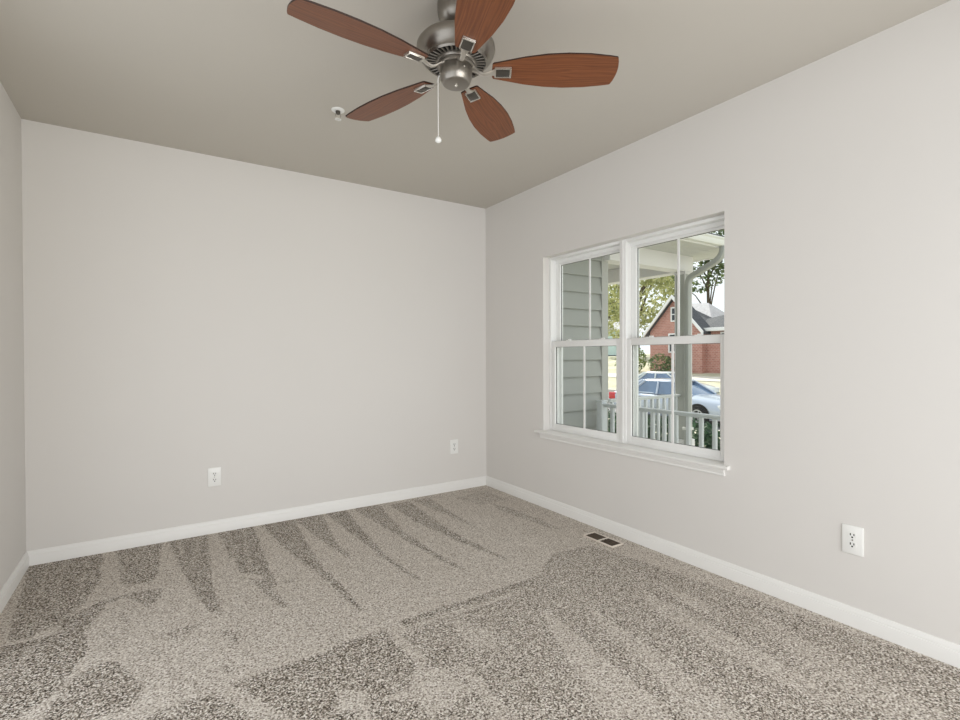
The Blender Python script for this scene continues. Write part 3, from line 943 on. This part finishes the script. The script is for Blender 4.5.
# --- leaves
def leaves(name, mt, blobs, n, size, parent=None, seed=1, flat=0.25):
    """leaf blades scattered through ellipsoid clumps ((x, y, z), (rx, ry, rz))"""
    rnd = random.Random(seed)
    wts = [b[1][0] * b[1][1] * b[1][2] for b in blobs]
    vs_, fs = [], []
    for _ in range(n):
        c, rad = rnd.choices(blobs, wts)[0]
        while True:
            u = Vector((rnd.uniform(-1, 1), rnd.uniform(-1, 1), rnd.uniform(-1, 1)))
            if 0.15 < u.length < 1: break
        u = u.normalized() * (u.length ** flat)
        p = Vector((c[0] + u.x * rad[0], c[1] + u.y * rad[1], c[2] + u.z * rad[2]))
        nrm = Vector((rnd.gauss(0, 1), rnd.gauss(0, 1), rnd.gauss(0, 1) + 0.7)).normalized()
        a = nrm.orthogonal().normalized(); a.rotate(Matrix.Rotation(rnd.uniform(0, 6.28), 3, nrm))
        b = nrm.cross(a)
        s = size * rnd.uniform(0.6, 1.35)
        i = len(vs_)
        vs_ += [p - a * s * 0.5, p - a * s * 0.05 + b * s * 0.27 + nrm * s * 0.06, p + a * s * 0.6, p - a * s * 0.05 - b * s * 0.27 + nrm * s * 0.06]
        fs.append((i, i + 1, i + 2, i + 3))
    me = bpy.data.meshes.new(name)
    me.from_pydata(vs_, [], fs)
    me.materials.append(mt)
    o = bpy.data.objects.new(name, me)
    COL.objects.link(o)
    if parent: o.parent = parent
    return o
leaf_pale = make_leaf('leaf_pale', [(136, 142, 88), (182, 184, 126), (214, 212, 160), (158, 164, 104)])
leaf_mid = make_leaf('leaf_mid', [(58, 82, 40), (92, 116, 58), (142, 158, 90), (76, 98, 50)])
leaf_dark = make_leaf('leaf_dark', [(52, 70, 44), (82, 102, 62), (128, 142, 92), (60, 78, 50)])
leaf_ivy = make_leaf('leaf_ivy', [(42, 66, 50), (58, 84, 62), (84, 110, 84), (50, 74, 56)])

def tree(name, loc, h, blobs, mt, n, size, label, cat, trunk=0.22, seed=1, branches=7, group=None):
    root = empty(name, (loc[0], loc[1], gz(loc[0]) - 0.05))
    tag(root, label, cat, group)
    leaves('foliage', mt, blobs, n, size, root, seed)
    rnd = random.Random(seed + 50)
    m = MB()
    m.tube([(0, 0, 0), (0.05, 0.03, h * 0.25), (-0.05, 0.06, h * 0.55), (0.02, 0, h * 0.85)], [trunk * 1.25, trunk, trunk * 0.75, trunk * 0.3], 10)
    m.build('trunk', bark, root)
    m = MB()
    for k in range(branches):
        c, rad = blobs[k % len(blobs)]
        z0 = h * rnd.uniform(0.3, 0.65)
        e = Vector(c) + Vector((rnd.uniform(-.6, .6) * rad[0], rnd.uniform(-.6, .6) * rad[1], rnd.uniform(-.3, .6) * rad[2]))
        mid = Vector((e.x * 0.45, e.y * 0.45, (z0 + e.z) / 2 + 0.3))
        m.tube([(0, 0, z0), mid, e], [trunk * 0.5, trunk * 0.3, trunk * 0.08], 7)
    m.build('branch', bark, root)
    return root
tree('leafy_tree', (37.2, 28.6), 9.0, [((0, 0, 6.2), (3.6, 3.6, 3.0)), ((-0.5, 2.4, 4.6), (2.6, 2.6, 2.6)), ((-0.6, -2.0, 5.4), (2.6, 2.6, 2.8)), ((0, 0.5, 9.2), (2.8, 3.2, 2.4)), ((-1.0, -0.3, 2.9), (2.2, 2.6, 1.6)), ((0, 4.2, 7.4), (2.0, 2.2, 2.2)), ((0, -3.4, 8.2), (2.0, 2.2, 2.0))],
     leaf_pale, 5200, 0.40, 'broad yellow green tree standing left of the brick house', 'tree', 0.28, 3, 14)
tree('leafy_tree', (56.0, 49.0), 11.0, [((0, 0, 6.0), (3.2, 3.4, 2.8)), ((0, 2.6, 7.4), (2.6, 2.6, 2.6)), ((0, -2.4, 8.0), (2.4, 2.4, 2.4))],
     leaf_mid, 2200, 0.46, 'loose tree far behind, seen above the pale house past the sided wall', 'tree', 0.24, 5, 10)
tree('shade_tree', (44.0, 25.2), 13.0, [((0, 1.2, 8.6), (2.8, 2.6, 2.0)), ((0, -1.4, 10.6), (2.6, 2.6, 2.2)), ((0, 0.6, 12.2), (3.0, 3.0, 2.0)), ((0, -3.8, 11.6), (2.2, 2.4, 2.0)), ((-0.6, 3.2, 7.6), (1.6, 1.8, 1.6)), ((-0.4, 0.2, 9.4), (1.8, 2.2, 1.6))],
     leaf_dark, 2600, 0.42, 'dark green tree rising behind the brick house roof', 'tree', 0.17, 8, 7)
tree('overhanging_tree', (9.5, -0.6), 6.2, [((0.2, 2.6, 5.6), (1.0, 1.1, 0.7)), ((0.6, 1.6, 6.0), (1.1, 1.1, 0.8)), ((0, 0, 6.2), (1.6, 1.6, 1.0))],
     leaf_dark, 1500, 0.16, 'dark leafy tree branch showing just above the porch roof edge', 'tree', 0.12, 11, 6)

# --- hedge of ivy beyond the railing
root = empty('ivy_hedge', (4.0, 0.2, gz(4.0) - 0.02))
tag(root, 'low dark green hedge between the railing and the parked cars', 'hedge')
leaves('foliage', leaf_ivy, [((0, -1.6 + 0.4 * k, 0.28), (0.42, 0.42, 0.34)) for k in range(11)], 4600, 0.10, root, 21, 0.5)
for k in range(11):
    m = MB()
    m.tube([(0, -1.6 + 0.4 * k, 0), (0.05, -1.55 + 0.4 * k, 0.2), (-0.04, -1.65 + 0.4 * k, 0.42)], [0.015, 0.012, 0.006], 6)
    m.build('stem', bark, root)

# --- cars
def make_car(name, loc, rz, paint, label, L=4.70, seed=0):
    root = empty(name, (loc[0], loc[1], loc[2]), rz)
    tag(root, label, 'car', 'cars parked along the street')
    HW = 0.885
    st = [(-2.35, 0.60, 0.80, 0.45), (-2.30, 0.86, 0.84, 0.33), (-2.05, 0.955, 0.865, 0.26), (-1.70, 0.975, 0.88, 0.22), (-1.1, 0.945, 0.885, 0.20), (-0.3, 0.93, 0.885, 0.20),
          (0.5, 0.93, 0.885, 0.20), (0.95, 0.945, 0.885, 0.20), (1.3, 0.90, 0.88, 0.21), (1.75, 0.835, 0.87, 0.23), (2.08, 0.765, 0.83, 0.25), (2.27, 0.68, 0.76, 0.28), (2.36, 0.55, 0.66, 0.34)]
    rings = []
    for x, zt_, hw, zb in st:
        c = []
        half = [(0.0, zt_ + 0.025), (hw * 0.45, zt_ + 0.02), (hw * 0.80, zt_), (hw * 0.94, zt_ - 0.045), (hw, zt_ - 0.16 if zt_ - 0.16 > zb + 0.15 else (zt_ + zb) / 2), (hw * 0.99, zb + 0.14), (hw * 0.93, zb), (0, zb)]
        ring_ = [(x, y, z) for y, z in half] + [(x, -y, z) for y, z in half[-2:0:-1]]
        rings.append(ring_)
    b = MB().loft(rings).build('car_body', paint, root, sharp=50)
    # greenhouse: glass volume
    gl = [(-1.80, 0.975, 0.70, 0.72), (-1.05, 0.94, 0.80, 0.0), (0.15, 0.93, 0.82, 0.0), (1.02, 0.945, 0.72, 0.0)]
    base = [(-1.80, 0.70), (-1.2, 0.80), (0.45, 0.82), (0.80, 0.79), (1.05, 0.66)]
    top = [(-0.98, 0.56), (-0.75, 0.60), (0.05, 0.62), (0.20, 0.60), (0.28, 0.54)]
    zb_, zt_ = 0.935, 1.375
    def loop(lst, z):
        return [(x, y, z) for x, y in lst] + [(x, -y, z) for x, y in lst[::-1]]
    m = MB().loft([loop(base, zb_), loop(top, zt_)])
    g = m.build('car_glass', car_glass, root, sharp=50)
    rf = [(-1.08, 0.53), (-0.80, 0.605), (0.05, 0.635), (0.28, 0.60), (0.38, 0.52)]
    m = MB().loft([loop([(x * 1.0, y + 0.005) for x, y in rf], 1.352), loop([(x * 0.97, y * 0.97) for x, y in rf], 1.395), loop([(x * 0.8, y * 0.72) for x, y in rf], 1.425)])
    m.build('car_roof', paint, root, sharp=50)
    m = MB()
    for s in (-1, 1):
        def bar(a, b_, w):
            m.tube([a, b_], w, 6)
        bar((1.05, s * 0.68, 0.94), (0.30, s * 0.565, 1.37), 0.038)          # A
        bar((-0.22, s * 0.825, 0.93), (-0.28, s * 0.625, 1.37), 0.04)        # B
        bar((-1.78, s * 0.71, 0.95), (-1.02, s * 0.56, 1.37), 0.06)          # C
        bar((-1.35, s * 0.80, 0.94), (-0.86, s * 0.60, 1.37), 0.05)
        bar((-1.6, s * 0.79, 0.95), (0.95, s * 0.76, 0.945), 0.03)           # belt
    m.build('roof_pillar', paint, root)
    for s in (-1, 1):
        MB().box((0.62, s * 0.86, 0.93), (0.80, s * 1.02, 1.05), 0.03).build('side_mirror', paint, root)
        MB().box((-2.35, s * 0.50, 0.62), (-2.02, s * 0.872, 0.88), 0.03).build('tail_light', red_lens, root)
        MB().box((1.98, s * 0.45, 0.55), (2.28, s * 0.83, 0.71), 0.04).build('headlight', clear_lens, root)
        for x in (-0.95, 0.05):
            MB().box((x, s * 0.885, 0.80), (x + 0.17, s * 0.91, 0.835), 0.008).build('door_handle', alloy, root)
    for s in (-1, 1):
        for x in (-0.24, 0.86, -1.28):
            MB().box((x - 0.006, s * 0.872, 0.32), (x + 0.006, s * 0.889, 0.92)).build('door_seam', black_gap, root)
    MB().box((2.22, -0.42, 0.36), (2.365, 0.42, 0.50), 0.03).build('grille', black_gap, root)
    MB().box((-2.372, -0.26, 0.62), (-2.33, 0.26, 0.75), 0.004).build('number_plate', plastic_white, root)
    # wheels with dark arches
    w0 = None
    for x in (1.38, -1.38):
        for s in (-1, 1):
            a = MB().lathe([(0.0, 0), (0.385, 0), (0.385, 0.02), (0.0, 0.02)], 28, T(x, s * 0.876 - (0.0 if s > 0 else 0.02) + 0.0, 0.335) @ RX(-90)).build('wheel_arch', black_gap, root)
            w = MB().lathe([(0.20, -0.10), (0.31, -0.10), (0.325, -0.07), (0.325, 0.07), (0.31, 0.10), (0.20, 0.10)], 32, T(x, s * 0.83, 0.325) @ RX(90), True).build('wheel', tyre, root)
            m = MB().lathe([(0, 0.0), (0.07, 0.01), (0.07, 0.02), (0, 0.025)], 16, T(x, s * 0.925, 0.325) @ RX(-90 * s))
            m.lathe([(0.17, -0.02), (0.21, -0.02), (0.21, 0.012), (0.17, 0.012)], 28, T(x, s * 0.92, 0.325) @ RX(-90 * s), True)
            for k in range(5):
                m.box((0.04, -0.02, 0), (0.19, 0.02, 0.015), 0.004, T(x, s * 0.92, 0.325) @ RX(-90 * s) @ RZ(72 * k))
            m.build('rim', alloy, w)
    return root
make_car('sedan', (12.90, 7.10, -1.13), R(-90), car_silver, 'silver blue sedan parked nearest, with a red tail light')
make_car('sedan', (19.5, 12.2, -1.13), R(-90), car_white, 'pale silver sedan parked across the street behind the nearer car')

# --- brick house across the street
bh = empty('brick_house', (27.0, 15.0, -0.12))
tag(bh, 'red brick house with white gable trim and shingle roof painted with shade and sun', 'house')
X0 = 27.0
GY0, GY1, GP, EZ = 15.12, 19.10, 17.1, 2.78
m = MB()
gab = [(GY0, -0.35), (GY1, -0.35), (GY1, EZ), (GP, 4.95), (GY0, EZ)]
m.loft([[(X0, y, z) for y, z in gab], [(X0 + 0.9, y, z) for y, z in gab]])
m.box((X0 + 0.5, 9.0, -0.35), (X0 + 5, GY1 - 0.02, EZ - 0.02))
ppart(m, 'brick_wall', brick_m, bh, smooth=False)
m = MB()
for y0, z0, y1, z1 in ((GY0 - 0.3, EZ - 0.32, GP, 5.0), (GY1 + 0.3, EZ - 0.32, GP, 5.0)):
    m.loft([[(x, y0, z0), (x, y1, z1), (x, y1, z1 + 0.16), (x, y0, z0 + 0.16)] for x in (X0 - 0.32, X0 + 1.0)])
ppart(m, 'gable_roof', roof_dark, bh, smooth=False)
m = MB()
for y0, z0, y1, z1 in ((GY0 - 0.3, EZ - 0.36, GP, 4.96), (GY1 + 0.3, EZ - 0.36, GP, 4.96)):
    m.loft([[(x, y0, z0), (x, y1, z1), (x, y1, z1 + 0.24), (x, y0, z0 + 0.24)] for x in (X0 - 0.40, X0 - 0.30)])
ppart(m, 'rake_board', house_trim, bh, smooth=False)
m = MB()   # lower roof piece; dark colour and outline stand for tree shade
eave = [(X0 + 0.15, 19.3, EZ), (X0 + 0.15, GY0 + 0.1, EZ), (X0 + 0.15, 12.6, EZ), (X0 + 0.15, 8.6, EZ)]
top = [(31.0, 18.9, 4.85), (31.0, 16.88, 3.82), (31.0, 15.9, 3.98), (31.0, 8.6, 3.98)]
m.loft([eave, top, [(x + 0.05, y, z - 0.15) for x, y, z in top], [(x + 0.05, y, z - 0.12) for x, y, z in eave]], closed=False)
ppart(m, 'shade_toned_roof', roof_dark, bh, smooth=False)
m = MB()   # hipped piece behind; pale colour stands for the same roof in sun
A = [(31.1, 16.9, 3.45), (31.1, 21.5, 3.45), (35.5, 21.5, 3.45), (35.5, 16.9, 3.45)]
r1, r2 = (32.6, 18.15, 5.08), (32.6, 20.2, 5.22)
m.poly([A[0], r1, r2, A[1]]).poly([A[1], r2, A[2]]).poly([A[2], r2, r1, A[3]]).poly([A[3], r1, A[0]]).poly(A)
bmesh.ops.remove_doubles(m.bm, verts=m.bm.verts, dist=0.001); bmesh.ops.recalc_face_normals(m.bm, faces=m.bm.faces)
ppart(m, 'sun_toned_roof', roof_pale, bh, smooth=False)
ppart(MB().box((X0 + 0.05, 8.6, EZ - 0.12), (X0 + 0.20, GY0 - 0.05, EZ + 0.10), 0.01), 'fascia_board', house_trim, bh)
def hwin(y0, y1, z0, z1, x):
    m = MB()
    ring(m, x - 0.06, x + 0.02, y0, y1, z0, z1, 0.09)
    m.box((x - 0.05, y0, (z0 + z1) / 2 - 0.03), (x, y1, (z0 + z1) / 2 + 0.03))
    f = ppart(m, 'house_window', house_trim, bh)
    gq = MB().box((x - 0.03, y0 + 0.08, z0 + 0.08), (x - 0.01, y1 - 0.08, z1 - 0.08)).build('window_glass', house_glass)
    gq.parent = f
hwin(16.70, 17.40, 3.40, 4.40, X0)
hwin(16.50, 17.58, 1.30, 2.62, X0)
hwin(13.60, 14.15, 1.45, 2.60, X0 + 0.5)
# pale house far left
ph = empty('pale_house', (48.0, 43.0, 0.9))
tag(ph, 'pale blue green house far beyond the lawn, left of the trees', 'house')
ppart(MB().box((46.0, 39.0, 0.9), (50.5, 47, 4.2)), 'house_wall', pale_siding, ph)
ppart(MB().box((45.95, 38.95, 0.6), (50.55, 47.05, 1.15)), 'house_footing', roof_dark, ph)
m = MB().loft([[(x, 38.4, 4.15), (x, 47.6, 4.15), (x, 43.0, 6.0)] for x in (45.6, 50.9)])
ppart(m, 'house_roof', roof_pale, ph, smooth=False)

# shrubs in front of the gable
def shrub(name, loc, blobs, n, size, mt, label, seed):
    root = empty(name, (loc[0], loc[1], gz(loc[0]) - 0.03))
    tag(root, label, 'shrub', 'shrubs by the brick house')
    leaves('foliage', mt, blobs, n, size, root, seed, 0.5)
    for k in range(4):
        m = MB()
        c = blobs[k % len(blobs)][0]
        m.tube([(0.1 * k, 0.1 * k - 0.15, 0), (c[0] * 0.6, c[1] * 0.6, c[2])], [0.04, 0.015], 6)
        m.build('stem', bark, root)
shrub('dark_shrub', (25.85, 17.4), [((0, 0, 0.7), (0.55, 0.9, 0.75)), ((0, -0.8, 0.55), (0.45, 0.6, 0.55))], 700, 0.17, leaf_dark, 'dark shrub against the brick gable wall', 31)
shrub('loose_shrub', (26.8, 20.3), [((0, 0, 0.9), (0.7, 0.9, 0.95)), ((0.3, 1.2, 0.7), (0.6, 0.8, 0.7))], 800, 0.20, leaf_mid, 'green shrub at the left end of the brick house', 33)
